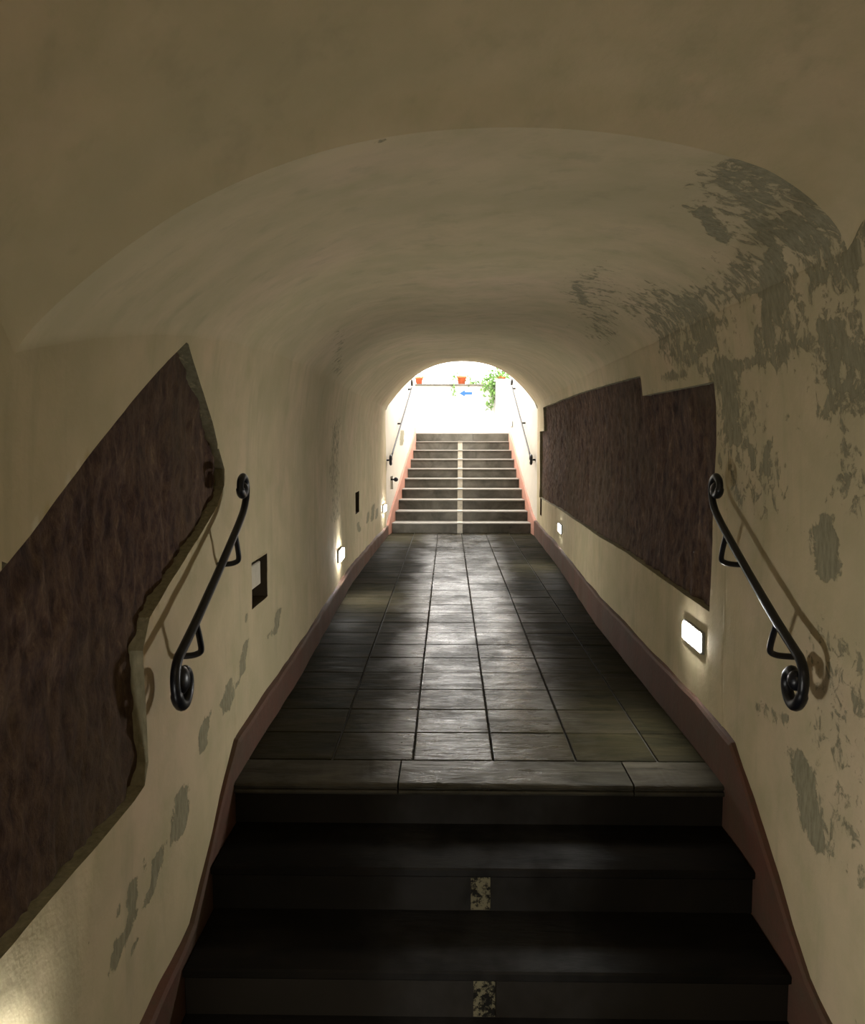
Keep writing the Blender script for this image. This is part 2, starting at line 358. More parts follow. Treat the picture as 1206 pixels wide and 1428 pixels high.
# ------------------------------------------------------------------ shape of the tunnel (metres, landing floor at z = 0)
Y_M = 11.7                      # far mouth of the vault, foot of the upper stairs
def XL(y): return np.interp(y, [-3, 4.7, 7.6, 9.5, 11.7, 14.4], [-.84, -.84, -.90, -.88, -.845, -.565])
def XR(y): return np.interp(y, [-3, 6, 9, 11.7, 14.4], [1.07, 1.07, 1.16, 1.20, 1.04])
def wallx(side, y): return XL(y) if side < 0 else XR(y)
def relief(side, y, z):         # hand-trowelled unevenness, outward positive
    lean = .055 * np.clip((z - 1.12) / .58, 0, 1.2) ** 2 * np.clip((11.6 - y) / 1.5, 0, 1)     # the wall starts to close over
    return -lean + ((fbm(y * 1.3 + side * 9, z * 1.3 + 4, 3) - .5) * .028 + (fbm(y * 7, z * 7 + side, 3) - .5) * .006)
def ycrease(x): return 1.62 + (x + .84) * .31
NEAR = np.array([(0, 1.45), (.03, 1.53), (.063, 1.60), (.133, 1.71), (.20, 1.79), (.27, 1.85), (.345, 1.91), (.425, 1.95), (.52, 1.975), (.60, 1.985), (.68, 1.98), (.78, 1.96), (.83, 1.94), (.90, 1.90), (.96, 1.85), (.985, 1.80), (1, 1.74)])
FAR = np.array([(0, 1.70), (.033, 1.81), (.08, 1.93), (.18, 2.14), (.25, 2.23), (.32, 2.295), (.40, 2.335), (.48, 2.35), (.57, 2.345), (.66, 2.325), (.73, 2.28), (.82, 2.14), (.93, 1.95), (.985, 1.80), (1, 1.72)])
def _fit(tab, z0, z1):           # smooth section that leaves both walls vertically
    a = np.arccos(1 - 2 * tab[:, 0]); A = np.stack([np.sin(k * a) for k in range(1, 6)], 1)
    return np.linalg.lstsq(A, tab[:, 1] - (z0 + (z1 - z0) * tab[:, 0]), rcond=None)[0]
_cn = _fit(NEAR, 1.45, 1.74); _cf = _fit(FAR, 1.70, 1.72)
def _sec(s, c, z0, z1):
    a = np.arccos(np.clip(1 - 2 * s, -1, 1))
    return z0 + (z1 - z0) * s + sum(c[k] * np.sin((k + 1) * a) for k in range(5))
def flare(d):                    # the near vault climbs back towards the viewer from the crease
    d = np.clip(d, 0, None); return .42 * np.minimum(d, 1.0) + .02 * d
def vault_z(s, t):
    """height of the inner vault: s across 0..1, t 0 at the crease, 1 at the mouth"""
    n = _sec(s, _cn, 1.45, 1.74); f = _sec(s, _cf, 1.70, 1.72)
    # the left springing climbs quickly beyond the crease
    k = np.clip(t, 0, 1); k = .35 * k + .65 * k ** 2.6; kk = 1 - np.exp(-np.clip(t, 0, 1) * 9)
    lift = (.25 * kk - .25 * k) * np.clip(1 - s * 2.2, 0, 1)
    return n * (1 - k) + f * k + lift
def ztop(side, y):
    if side < 0:
        t = np.clip((y - 1.62) / (Y_M - 1.62), 0, 1)
        base = vault_z(np.array(0.0), t)
    else:
        t = np.clip((y - 2.2) / (Y_M - 2.2), 0, 1); base = vault_z(np.array(1.0), t)
    return base + flare((1.62 if side < 0 else 2.2) - y)

# bare patches: (x, y, z, radius across, weight) on the surfaces, from STROKES
def bare_mask(P, side):
    out = np.zeros(len(P))
    for (x0, y0, z0, x1, y1, z1, r, w) in STROKES:
        k = np.array((1, .85 / (.5 * (y0 + y1)), 1))      # wear runs along the tunnel
        A = np.array((x0, y0, z0)) * k; B = np.array((x1, y1, z1)) * k; d = B - A; L = float(d @ d) + 1e-9
        Q_ = P * k; t = np.clip(((Q_ - A) @ d) / L, 0, 1)
        dist = np.linalg.norm(Q_ - (A + t[:, None] * d), axis=1)
        out = np.maximum(out, w * np.clip(1.35 - .62 * dist / r, 0, 1))
    return out

def inside(poly, Y, Z):
    c = np.zeros(Y.shape, bool); n = len(poly)
    for i in range(n):
        (y0, z0), (y1, z1) = poly[i], poly[(i + 1) % n]
        if z0 == z1: continue
        c ^= ((z0 > Z) != (z1 > Z)) & (Y < (y1 - y0) * (Z - z0) / (z1 - z0) + y0)
    return c
def snap(poly, Y, Z, dy, dz):
    """pull the grid points that lie beside the outline onto it"""
    n = len(poly)
    best = np.full(Y.shape, 9e9); by = Y.copy(); bz = Z.copy()
    for i in range(n):
        (y0, z0), (y1, z1) = poly[i], poly[(i + 1) % n]
        d = np.array((y1 - y0, z1 - z0)); L = d @ d
        t = np.clip(((Y - y0) * d[0] + (Z - z0) * d[1]) / L, 0, 1)
        py = y0 + t * d[0]; pz = z0 + t * d[1]
        q = ((Y - py) / dy) ** 2 + ((Z - pz) / dz) ** 2
        m = q < best; best[m] = q[m]; by[m] = py[m]; bz[m] = pz[m]
    m = best < .5
    Y[m] = by[m]; Z[m] = bz[m]
    for (y0, z0) in poly:
        q = ((Y - y0) / dy) ** 2 + ((Z - z0) / dz) ** 2
        k = np.unravel_index(np.argmin(q), q.shape); Y[k] = y0; Z[k] = z0

L_ROCK = [(2.68, 1.605), (3.03, 1.355), (3.205, 1.19), (3.20, 1.13), (3.10, 1.06), (2.60, .88), (2.38, .80), (2.32, .72), (2.33, .40), (2.30, .345), (2.22, .335), (1.9, .33), (.95, .33), (.95, .76), (1.58, 1.05)]
R_ROCK = [(3.49, .60), (4.18, .607), (5.11, .625), (7.5, .60), (11.3, .55), (11.3, 1.41), (10.65, 1.41), (10.5, 1.69), (7.5, 1.68), (4.70, 1.644), (4.72, 1.538), (3.43, 1.528)]
def sq(y0, y1, z0, z1): return [(y0, z0), (y1, z0), (y1, z1), (y0, z1)]
NICHES = {-1: [sq(3.64, 3.96, .572, .775), sq(8.30, 8.62, .58, .79), sq(12.02, 12.27, .60, .79)], 1: [sq(10.9, 11.15, .33, .55)]}

def wall_grid(side):
    V = []; Fc = []; n0 = 0
    polys = ([L_ROCK] if side < 0 else [R_ROCK]) + NICHES[side]
    for sec in (0, 1):
        if sec == 0:
            ys = np.concatenate([np.arange(-3, .8, .08), np.arange(.8, 4.2, .018), np.arange(4.2, 6.5, .03), np.arange(6.5, Y_M, .045), [Y_M]])
            nz = 118
        else:
            ys = np.linspace(Y_M, 14.55, 64); nz = 80
        u = np.linspace(0, 1, nz)
        Y = np.repeat(ys[:, None], nz, 1)
        top = ztop(side, ys) + .07 if sec == 0 else np.full(len(ys), 3.0)
        bot = np.where(ys < 3.3, -.62, -.1) if sec == 0 else np.full(len(ys), -.1)
        Z = bot[:, None] + u[None, :] * (top - bot)[:, None]
        for pl in polys:
            cy = np.mean([p[0] for p in pl])
            dy = .018 if min(p[0] for p in pl) < 4.2 else (.045 if sec == 0 else .045)
            if cy > Y_M and sec == 0: continue
            if cy < Y_M and sec == 1: continue
            small = len(pl) == 4
            snap(pl, Y, Z, dy if not (not small and side > 0) else .03, (2.3 / 118))
        X = wallx(side, Y) + side * relief(side, Y, Z)
        if sec == 0: X[:, -1] += side * .02; X[:, -2] += side * .006
        V.append(np.stack([X, Y, Z], -1).reshape(-1, 3))
        m, n = Y.shape
        idx = np.arange(m * n).reshape(m, n)
        q = np.stack([idx[:-1, :-1], idx[1:, :-1], idx[1:, 1:], idx[:-1, 1:]], -1).reshape(-1, 4)
        P = V[-1]; cY = P[q, 1].mean(1); cZ = P[q, 2].mean(1)
        keep = np.ones(len(q), bool)
        for pl in polys: keep &= ~inside(pl, cY, cZ)
        q = q[keep]
        if side > 0: q = q[:, ::-1]
        Fc.append(q + n0); n0 += m * n
    return np.concatenate(V), np.concatenate(Fc)

def np_mesh(name, V, Fq, mat, bare=None, parent=None):
    me = bpy.data.meshes.new(name)
    me.vertices.add(len(V)); me.vertices.foreach_set('co', V.astype('f4').ravel())
    me.loops.add(len(Fq) * 4); me.loops.foreach_set('vertex_index', Fq.astype('i4').ravel())
    me.polygons.add(len(Fq)); me.polygons.foreach_set('loop_start', (np.arange(len(Fq)) * 4).astype('i4'))
    me.update(calc_edges=True); me.validate()
    me.polygons.foreach_set('use_smooth', [True] * len(me.polygons))
    if bare is not None:
        a = me.attributes.new('bare', 'FLOAT', 'POINT'); a.data.foreach_set('value', bare.astype('f4'))
    me.materials.append(mat)
    o = bpy.data.objects.new(name, me); COL.objects.link(o)
    if parent: o.parent = parent
    return o

walls = {}
for side, nm in ((-1, 'wall_left'), (1, 'wall_right')):
    V, Fq = wall_grid(side)
    b = bare_mask(V, side)
    walls[side] = tag(np_mesh(nm, V, Fq, M_PL, b), kind='structure')
    me = walls[side].data; me.materials.append(M_PL_DAYLIT)      # stair well plaster whitened, its daylight put into the colour
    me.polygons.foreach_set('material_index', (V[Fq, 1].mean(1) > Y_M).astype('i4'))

def relief_ends(S, Y):          # the vault picks up the unevenness of the walls it springs from
    wl = np.clip(1 - S * 6, 0, 1); wr = np.clip(1 - (1 - S) * 6, 0, 1)
    return -relief(-1, Y, ztop(-1, Y)) * wl + relief(1, Y, ztop(1, Y)) * wr
# vault: near part in front of the camera and the inner part beyond the crease
def vault(near):
    ns = 150
    a = np.linspace(0, math.pi, ns); s = (1 - np.cos(a)) / 2
    if near:
        vs = np.linspace(0, 1, 90) ** 1.6
    else:
        vs = np.linspace(0, 1, 240) ** 1.35
    S, T = np.meshgrid(s, vs, indexing='ij')
    Xn = -.84 + 1.91 * S; Yc = ycrease(Xn)
    if near:
        Y = Yc + (-3 - Yc) * T
        X = XL(Y) + (XR(Y) - XL(Y)) * S
        X = X + relief_ends(S, Y)
        Z = vault_z(S, T * 0) + flare(Yc - Y) + .016 * np.minimum(1, T * 60)
        Z -= (fbm(X * 1.3 + 3, Y * 1.3, 3) - .5) * .02
    else:
        Y = Yc + (Y_M - Yc) * T
        X = XL(Y) + (XR(Y) - XL(Y)) * S
        X = X + relief_ends(S, Y)
        edge = np.minimum(1, np.minimum(T * 25, (1 - T) * 20 + .2))
        Z = vault_z(S, (Y - Yc) / (Y_M - Yc)) + (fbm(X * 1.6 + 3, Y * 1.1, 4) - .5) * .05 * np.sin(np.pi * S) * edge
    m = S == 0; X[m] -= .002; m = S == 1; X[m] += .002
    m, n = X.shape; idx = np.arange(m * n).reshape(m, n)
    q = np.stack([idx[:-1, :-1], idx[:-1, 1:], idx[1:, 1:], idx[1:, :-1]], -1).reshape(-1, 4)
    if near: q = q[:, ::-1]
    return np.stack([X, Y, Z], -1).reshape(-1, 3), q
va, qa = vault(False); vb, qb = vault(True)
V = np.concatenate([va, vb]); Q = np.concatenate([qa, qb + len(va)])
# thin lip closing the step between the two parts
tag(np_mesh('ceiling', V, Q, M_PL, np.concatenate([bare_mask(va, 0), np.zeros(len(vb))])), kind='structure')

def slab(name, y0, y1, z0, z1, mat, ins=.0, x0=None, x1=None, parent=None):
    """piece of floor or stair that runs from wall to wall and follows both"""
    n = 6; ys = np.linspace(y0, y1, n); m = MB(); v = []
    for z in (z0, z1):
        for y in ys:
            v += [((XL(y) + ins) if x0 is None else x0, y, z), ((XR(y) - ins) if x1 is None else x1, y, z)]
    k = 2 * n; f = []
    for i in range(n - 1):
        a = 2 * i
        f += [(a, a + 2, a + 3, a + 1), (k + a, k + a + 1, k + a + 3, k + a + 2), (a, k + a, k + a + 2, a + 2), (a + 1, a + 3, k + a + 3, k + a + 1)]
    f += [(0, 1, k + 1, k), (k - 2, 2 * k - 2, 2 * k - 1, k - 1)]
    m.add([tuple(float(c) for c in p) for p in v], f)
    return m.obj(name, mat, parent)

# ------------------------------------------------------------------ rock left bare in framed recesses, niches
def recess(side, poly, depth, mat_rev, name, parent=None, bare=.9):
    """reveals round an opening in the wall"""
    pts = []
    n = len(poly)
    for i in range(n):
        (y0, z0), (y1, z1) = poly[i], poly[(i + 1) % n]
        L = math.hypot(y1 - y0, z1 - z0); k = max(1, int(L / .04))
        pts += [(y0 + (y1 - y0) * j / k, z0 + (z1 - z0) * j / k) for j in range(k)]
    Y = np.array([p[0] for p in pts]); Z = np.array([p[1] for p in pts])
    X = wallx(side, Y) + side * relief(side, Y, Z)
    X2 = X + side * depth
    V = np.concatenate([np.stack([X, Y, Z], -1), np.stack([X2, Y, Z], -1)]); m = len(Y)
    i = np.arange(m); j = (i + 1) % m
    q = np.stack([i, j, j + m, i + m], -1)
    if side > 0: q = q[:, ::-1]
    o = np_mesh(name, V, q, mat_rev, np.full(len(V), bare), parent)
    o.data.polygons.foreach_set('use_smooth', [False] * len(o.data.polygons))
    return o

def rock(side, poly, step, label):   # part of its wall
    y0, y1 = min(p[0] for p in poly), max(p[0] for p in poly); z0, z1 = min(p[1] for p in poly), max(p[1] for p in poly)
    ys = np.arange(y0 - .03, y1 + .03, step[0]); zs = np.arange(z0 - .03, z1 + .03, step[1])
    Y, Z = np.meshgrid(ys, zs, indexing='ij')
    r = (fbm(Y * 14 + side, Z * 7, 4) - .5) * .034 + (fbm(Y * 45, Z * 26, 2) - .5) * .014
    X = wallx(side, Y) + side * (relief(side, Y, Z) + .036 - np.clip(r, -.02, .024))
    m, n = Y.shape; idx = np.arange(m * n).reshape(m, n)
    q = np.stack([idx[:-1, :-1], idx[1:, :-1], idx[1:, 1:], idx[:-1, 1:]], -1).reshape(-1, 4)
    cy = Y.ravel()[q].mean(1); cz = Z.ravel()[q].mean(1); keep = np.zeros(len(q), bool)
    for a, b in ((0, 0), (.025, 0), (-.025, 0), (0, .025), (0, -.025)): keep |= inside(poly, cy + a, cz + b)
    q = q[keep]
    if side > 0: q = q[:, ::-1]
    o = np_mesh('exposed_rock', np.stack([X, Y, Z], -1).reshape(-1, 3), q, M_ROCK, None, walls[side])
    tag(o, label)
    recess(side, poly, .045, M_PL, 'plaster_reveal', o)
    return o
rock(-1, L_ROCK, (.012, .012), 'dark brown rough rock left bare in a slanted, pointed recess of the left wall')
rock(1, R_ROCK, (.022, .014), 'long dark brown rough rock face in a stepped rectangular recess of the right wall')

for side, lst in NICHES.items():
    for i, pl in enumerate(lst):
        w = walls[side]; y0, y1 = pl[0][0], pl[1][0]; z0, z1 = pl[0][1], pl[2][1]
        nch = recess(side, pl, .13, M_PL_DAYLIT if y0 > Y_M else M_NICHE, 'niche', w, 0)  # stair well niche uses the plaster whitened for daylight
        xb = float(wallx(side, (y0 + y1) / 2)) + side * .125
        m = MB(); m.box(min(xb, xb + side * .02), max(xb, xb + side * .02), y0 - .01, y1 + .01, z0 - .01, z1 + .01)
        m.obj('back_panel', M_NICHE, nch)
        if i == 0 and side < 0:
            m = MB(); m.box(-.96, -.852, 3.645, 3.855, .648, .755, .004); tag(m.obj('junction_box', M_PANEL, nch), 'pale box inside the niche')

# ------------------------------------------------------------------ floor of single tiles
SK = .026                                     # skirting thickness
floor = tag(slab('floor', 3.41, 12.02, -.12, -.007, M_GROUT), kind='structure')
XJ = [None, -.473, -.143, .186, .521, .852, None]
TS, JT = .3315, .0045
rows = int((12.0 - 3.412) / TS)
share = {}
def tile_mesh(c):                              # c: four corners in the plane, centred
    m = MB(); b = .003; v = []
    cx = sum(p[0] for p in c) / 4; cy = sum(p[1] for p in c) / 4
    for z, i in ((-.014, 0), (-.002, 0), (0, b)):
        for x, y in c: v.append((x - i * (1 if x > cx else -1), y - i * (1 if y > cy else -1), z))
    f = [(8, 9, 10, 11)] + [(k * 4 + j, k * 4 + (j + 1) % 4, (k + 1) * 4 + (j + 1) % 4, (k + 1) * 4 + j) for k in range(2) for j in range(4)]
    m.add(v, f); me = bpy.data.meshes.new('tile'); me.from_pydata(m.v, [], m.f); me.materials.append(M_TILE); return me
for r in range(rows + 1):
    y0 = 3.412 + r * TS; y1 = min(y0 + TS, 12.0)
    if y1 - y0 < .05: continue
    for c in range(6):
        xa0 = XJ[c] if XJ[c] is not None else float(XL(y0)) + .02; xa1 = XJ[c] if XJ[c] is not None else float(XL(y1)) + .02
        xb0 = XJ[c + 1] if XJ[c + 1] is not None else float(XR(y0)) - .02; xb1 = XJ[c + 1] if XJ[c + 1] is not None else float(XR(y1)) - .02
        cx, cy = (xa0 + xb0) / 2, (y0 + y1) / 2
        cor = [(xa0 + JT - cx, y0 + JT - cy), (xb0 - JT - cx, y0 + JT - cy), (xb1 - JT - cx, y1 - JT - cy), (xa1 + JT - cx, y1 - JT - cy)]
        key = tuple(round(q, 3) for p in cor for q in p)
        if key not in share: share[key] = tile_mesh(cor)
        o = bpy.data.objects.new('tile', share[key]); COL.objects.link(o); o.parent = floor
        o.location = (cx, cy, random.uniform(-.0012, .0008))
        o.rotation_euler = (random.uniform(-.003, .003), random.uniform(-.003, .003), 0)

# ------------------------------------------------------------------ lower stairs, towards the camera
tag(slab('floor', -3, 2.55, -.60, -.48, M_STEP), kind='structure')
st = empty('stone_stairs', (.1, 2.9, -.48))
tag(st, 'black stone steps in the foreground, dropping from the tiled landing towards the viewer', 'stairs')
inv = Matrix.Translation((-.1, -2.9, .48))
def under(o, root, m):                         # parent without moving it
    o.parent = root; o.matrix_parent_inverse = m; return o
RZ, TD = .16, .325
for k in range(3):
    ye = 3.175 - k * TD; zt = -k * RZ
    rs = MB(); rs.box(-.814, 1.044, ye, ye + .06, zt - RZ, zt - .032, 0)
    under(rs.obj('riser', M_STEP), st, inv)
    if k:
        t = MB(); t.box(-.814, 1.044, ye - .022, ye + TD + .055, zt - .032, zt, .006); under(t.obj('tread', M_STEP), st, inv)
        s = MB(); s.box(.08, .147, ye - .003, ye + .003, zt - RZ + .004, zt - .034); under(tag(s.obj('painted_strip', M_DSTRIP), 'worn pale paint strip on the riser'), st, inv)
# edge slabs of the landing: three stones with a double-lipped nosing
M_EDGE = mat_tile('edge_slab_slate', (.018, .017, .012), (.075, .068, .05), .2, .45)
for xa, xb in ((-.814, -.192), (-.186, .70), (.706, 1.044)):
    n1 = 24; v = []; prof = [(3.408, -.03), (3.408, -.002), (3.404, 0), (3.176, 0), (3.166, -.003), (3.160, -.010), (3.163, -.017), (3.172, -.019), (3.172, -.023), (3.160, -.025), (3.155, -.032), (3.160, -.040), (3.2, -.042)]
    for i in range(n1 + 1):
        x = xa + (xb - xa) * i / n1
        for (y, z) in prof: v.append((x, y + (random.uniform(-.003, .003) if 3.16 < y < 3.4 else 0), z + (random.uniform(-.0012, 0) if z > -.003 else 0)))
    L = len(prof); f = [(i * L + j, i * L + (j + 1) % L, (i + 1) * L + (j + 1) % L, (i + 1) * L + j) for i in range(n1) for j in range(L)]
    f += [tuple(range(L - 1, -1, -1)), tuple(n1 * L + j for j in range(L))]
    m = MB(); m.add(v, f); under(tag(m.obj('edge_slab', M_EDGE), 'glossy nosing slab at the landing edge'), st, inv)

# ------------------------------------------------------------------ upper stairs to the daylight
fs = empty('stone_stairs', (.15, 12.0, 0))
tag(fs, 'grey stone stairs with white centre stripe climbing to the daylight at the far end', 'stairs')
inv2 = Matrix.Translation((-.15, -12.0, 0))
FR, FT = .142, .30
for k in range(10):
    y = 12.0 + k * FT; z = k * FR
    sx = .165 + .0042 * k
    top = M_FSTEP
    xl = float(XL(min(y, 14.5))) + SK; xr = float(XR(min(y, 14.5))) - SK
    if k == 9: xl, xr = -1.6, 2.2
    for a, b in ((xl, sx - .038), (sx + .038, xr)) if k < 9 else ((xl, .42), (.424, xr)):
        m = MB(); m.box(a, b, y, y + .04, z, z + FR - .015, .003); under(m.obj('riser', M_FSTEP), fs, inv2)
    if k < 9:
        m = MB(); m.box(sx - .037, sx + .037, y - .003, y + .04, z, z + FR - .015); under(tag(m.obj('painted_strip', M_STRIP), 'worn white stripe down the middle'), fs, inv2)
        o = slab('tread', y - .018, y + FT, z + FR - .015, z + FR, M_NOSE, SK); under(o, fs, inv2)
        m = MB(); m.box(sx - .037, sx + .037, y - .021, y + FT - .02, z + FR - .001, z + FR + .003); under(m.obj('painted_strip', M_STRIP), fs, inv2)
tag(mesh('floor', *(lambda m: (m.v, m.f))((lambda m: (m.box(-5, 6, 14.74, 19, -.95, 1.42), m)[1])(MB())), M_SLAB), kind='structure')

# ------------------------------------------------------------------ skirting
def skirt(name, side, prof, bot, mat, y0, y1, thick=SK):
    ys = np.unique(np.concatenate([np.arange(y0, y1, .05), [y1], [p[0] for p in prof if y0 <= p[0] <= y1]]))
    py, pz = zip(*prof); zt = np.interp(ys, py, pz) + (fbm(ys * 3 + side, ys * 0 + 2, 3) - .5) * .018
    zb = np.interp(ys, *zip(*bot)); V = []
    for i, y in enumerate(ys):
        xo = wallx(side, y) + side * .02; t = thick + (vnoise(np.array(y * 5), np.array(side + 3.)) - .5) * .008
        xi = wallx(side, y) - side * t
        xm = wallx(side, y) - side * t * .7
        V += [(xo, y, zb[i]), (xi, y, zb[i]), (xi, y, zt[i] - .012), (xm, y, zt[i]), (xo, y, zt[i] + .002)]
    n = len(ys); f = [(i * 5 + j, i * 5 + (j + 1) % 5, (i + 1) * 5 + (j + 1) % 5, (i + 1) * 5 + j) for i in range(n - 1) for j in range(5)]
    f += [(4, 3, 2, 1, 0), tuple((n - 1) * 5 + j for j in range(5))]
    o = mesh(name, [tuple(float(c) for c in p) for p in V], f, mat); return tag(o, kind='structure')
LS = [(-3, -.31), (2.25, -.31), (2.58, -.28), (2.66, -.262), (3.12, .05), (3.27, .13), (4.8, .155), (11.75, .13)]
RS = [(-3, -.29), (2.28, -.305), (2.42, -.27), (2.56, -.19), (3.0, .105), (3.13, .182), (3.6, .20), (11.75, .20)]
BT = [(-3, -.52), (2.9, -.52), (3.3, -.05), (11.9, -.02)]
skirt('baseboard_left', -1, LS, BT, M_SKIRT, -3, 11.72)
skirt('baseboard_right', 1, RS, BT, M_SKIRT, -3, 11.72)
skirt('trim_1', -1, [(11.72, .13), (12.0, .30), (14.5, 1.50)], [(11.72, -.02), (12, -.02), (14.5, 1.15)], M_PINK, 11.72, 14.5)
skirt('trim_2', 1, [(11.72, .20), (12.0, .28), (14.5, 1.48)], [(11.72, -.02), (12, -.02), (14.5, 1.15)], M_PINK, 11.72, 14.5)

# ------------------------------------------------------------------ outer walls
m = MB(); v = []; ss = np.linspace(0, 1, 60)
for s in ss: v.append((float(XL(Y_M) + (XR(Y_M) - XL(Y_M)) * s), Y_M, float(vault_z(s, 1.0)) - .004)); v.append((float(XL(Y_M) + (XR(Y_M) - XL(Y_M)) * s), Y_M, 3.0))
f = [(2 * i, 2 * i + 1, 2 * i + 3, 2 * i + 2) for i in range(59)]
k = len(v); v2 = [(x, y + .16, z) for x, y, z in v]
v2 = [(x, y, z + (.03 if i % 2 == 0 else 0)) for i, (x, y, z) in enumerate(v2)]
m.add(v + v2, f + [tuple(k + j for j in reversed(q)) for q in f] + [(2 * i, 2 * i + 2, k + 2 * i + 2, k + 2 * i) for i in range(59)])
tag(m.obj('wall_front', M_WHITE), kind='structure')
m = MB(); m.box(-1.1, 1.3, -3.15, -3.0, -.6, 2.9); tag(m.obj('wall_back', M_PL), kind='structure')
# the earth and masonry round the tunnel
for nm, bx in (('wall_outer_left', (-1.8, -1.3, -3.4, 14.5, -.9, 3.0)), ('wall_outer_right', (1.5, 2.0, -3.4, 14.5, -.9, 3.0)), ('ceiling_outer', (-1.8, 2.0, -3.4, 11.86, 3.0, 3.2)), ('ground', (-5, 6, -3.4, 19, -1.1, -.9))):
    m = MB(); m.box(*bx); tag(m.obj(nm, M_WHITE), kind='structure')
for nm, side in (('wall_end_left', -1), ('wall_end_right', 1)):
    m = MB(); x = float(wallx(side, 14.55)); a, b = sorted((x + side * .0, side * 2.0)); m.box(a, b, 14.52, 14.66, -.1, 3.0); tag(m.obj(nm, M_PL), kind='structure')
# passage at the top: parapet, pillar
m = MB(); m.box(-4, 5, 16.0, 16.22, 1.42, 2.30)
par = m.obj('parapet', M_WHITE); tag(par, 'low white wall with a grey coping closing the top of the far stairs', 'wall')
m = MB(); m.box(-4, 5, 15.96, 16.26, 2.295, 2.325, .004); m.obj('coping', M_FSTEP, par)
m = MB(); m.box(.865, 1.9, 15.55, 15.955, 1.42, 2.36, .01)
o = m.obj('pillar', M_WHITE); tag(o, 'bright white block standing right of the parapet above the far stairs', 'pillar')
m = MB(); m.box(.84, 1.93, 15.53, 15.957, 2.36, 2.385, .004); m.obj('cap', M_WHITE, o)

# ------------------------------------------------------------------ step lights
def step_light(side, yc, zc, label, on=True):
    x = float(wallx(side, yc) + side * relief(side, np.array(yc), np.array(zc)))
    o = empty('step_light', (x, yc, zc)); tag(o, label, 'wall light', None)
    ang = math.atan2(float(wallx(side, yc + .2) - wallx(side, yc - .2)), .4); o.rotation_euler.z = -ang
    s = -side
    w, h = .142, .046
    fm = MB()
    for a, b, c, d in ((-w, w, h - .008, h), (-w, w, -h, -h + .008), (-w, -w + .008, -h + .0081, h - .0081), (w - .008, w, -h + .0081, h - .0081)):
        fm.box(min(s * -.03, s * .014), max(s * -.03, s * .016), a, b, c, d)
    fm.obj('frame', M_FRAME, o)
    d = MB(); d.box(min(s * -.02, s * .019), max(s * -.02, s * .030), -w + .0085, w - .0085, -h + .0085, h - .0085, .003)
    d.obj('diffuser', M_LED if on else M_OFF, o)
    return o
step_light(1, 3.68, .455, 'large glowing step light low on the right wall, below the corner of the bare rock')
step_light(1, 8.75, .40, 'small distant glowing step light low on the right wall near the far stairs')
step_light(-1, 6.9, .375, 'glowing step light low on the left wall, halfway along the tunnel')
step_light(-1, 11.3, .40, 'farthest glowing step light on the left wall, at the foot of the far stairs')
step_light(-1, 1.42, .07, 'step light on the left wall beside the lower steps, below the big bare rock')
step_light(1, 14.28, 1.56, 'unlit dark-framed step light on the right wall at the top of the far stairs', False)

m = MB(); m.lathe([(.10, 0), (.11, -.02), (.105, -.03), (.10, -.03)]); lp = empty('bulkhead_lamp', (-.25, -1.3, 2.36))
tag(lp, 'round warm ceiling lamp on the vault behind the viewer', 'ceiling light'); m.obj('base', M_FRAME, lp)
m = MB(); m.ball((0, 0, -.03), .092, .092, .055); m.obj('glass', M_COVER, lp, True)

# ------------------------------------------------------------------ wrought iron handrails of the lower stairs
RAIL = [(2.395, .622), (2.425, .640), (2.452, .622), (2.458, .590), (2.440, .560), (2.405, .548), (2.368, .566), (2.344, .610), (2.346, .655), (2.372, .688), (2.42, .708), (2.56, .762), (2.82, .872), (3.02, .962),
        (3.12, 1.010), (3.185, 1.050), (3.222, 1.100), (3.215, 1.145), (3.175, 1.166), (3.135, 1.150), (3.130, 1.118), (3.155, 1.100), (3.178, 1.115)]
def stair_rail(side, dy, label):
    off = .085
    X = lambda y: float(wallx(side, y)) - side * off
    r = empty('handrail', (X(2.8), 2.8 + dy, .86)); tag(r, label, 'handrail', None)
    iv = Matrix.Translation((-X(2.8), -2.8 - dy, -.86))
    P = smooth_path([(X(y), y + dy, z) for y, z in RAIL], 7)
    n = len(P); rad = []
    for i in range(n):
        t = i / (n - 1); q = .0155 - .0025 * min(1, t * 1.4)
        if t < .3: q = .0175
        if t > .9: q = .016
        rad.append(q)
    m = MB(); m.tube(P, rad, 12); m.ball(P[0], .024, .038 if side < 0 else .028, .042 if side < 0 else .030); m.ball(P[-1], .019, .026, .030)
    under(m.obj('rail', M_IRON, None, True), r, iv)
    for yb, zb, h in ((3.04, .972, .115), (2.55, .758, .115)):
        y1 = yb + dy
        pts = smooth_path([(X(yb), y1, zb - .004), (X(yb), y1 + .035, zb - h * .55), (X(yb) + side * .002, y1 + .052, zb - h * .88), (X(yb) + side * .018, y1 + .060, zb - h), (X(yb) + side * .045, y1 + .062, zb - h - .006), (X(yb) + side * (off + .02), y1 + .064, zb - h - .010)], 5)
        m = MB(); m.tube(pts, .0098, 10); under(m.obj('bracket', M_IRON, None, True), r, iv)
stair_rail(-1, -.02, 'black wrought-iron handrail with scrolled ends on the left wall')
stair_rail(1, .01, 'black wrought-iron handrail with scrolled ends on the right wall')

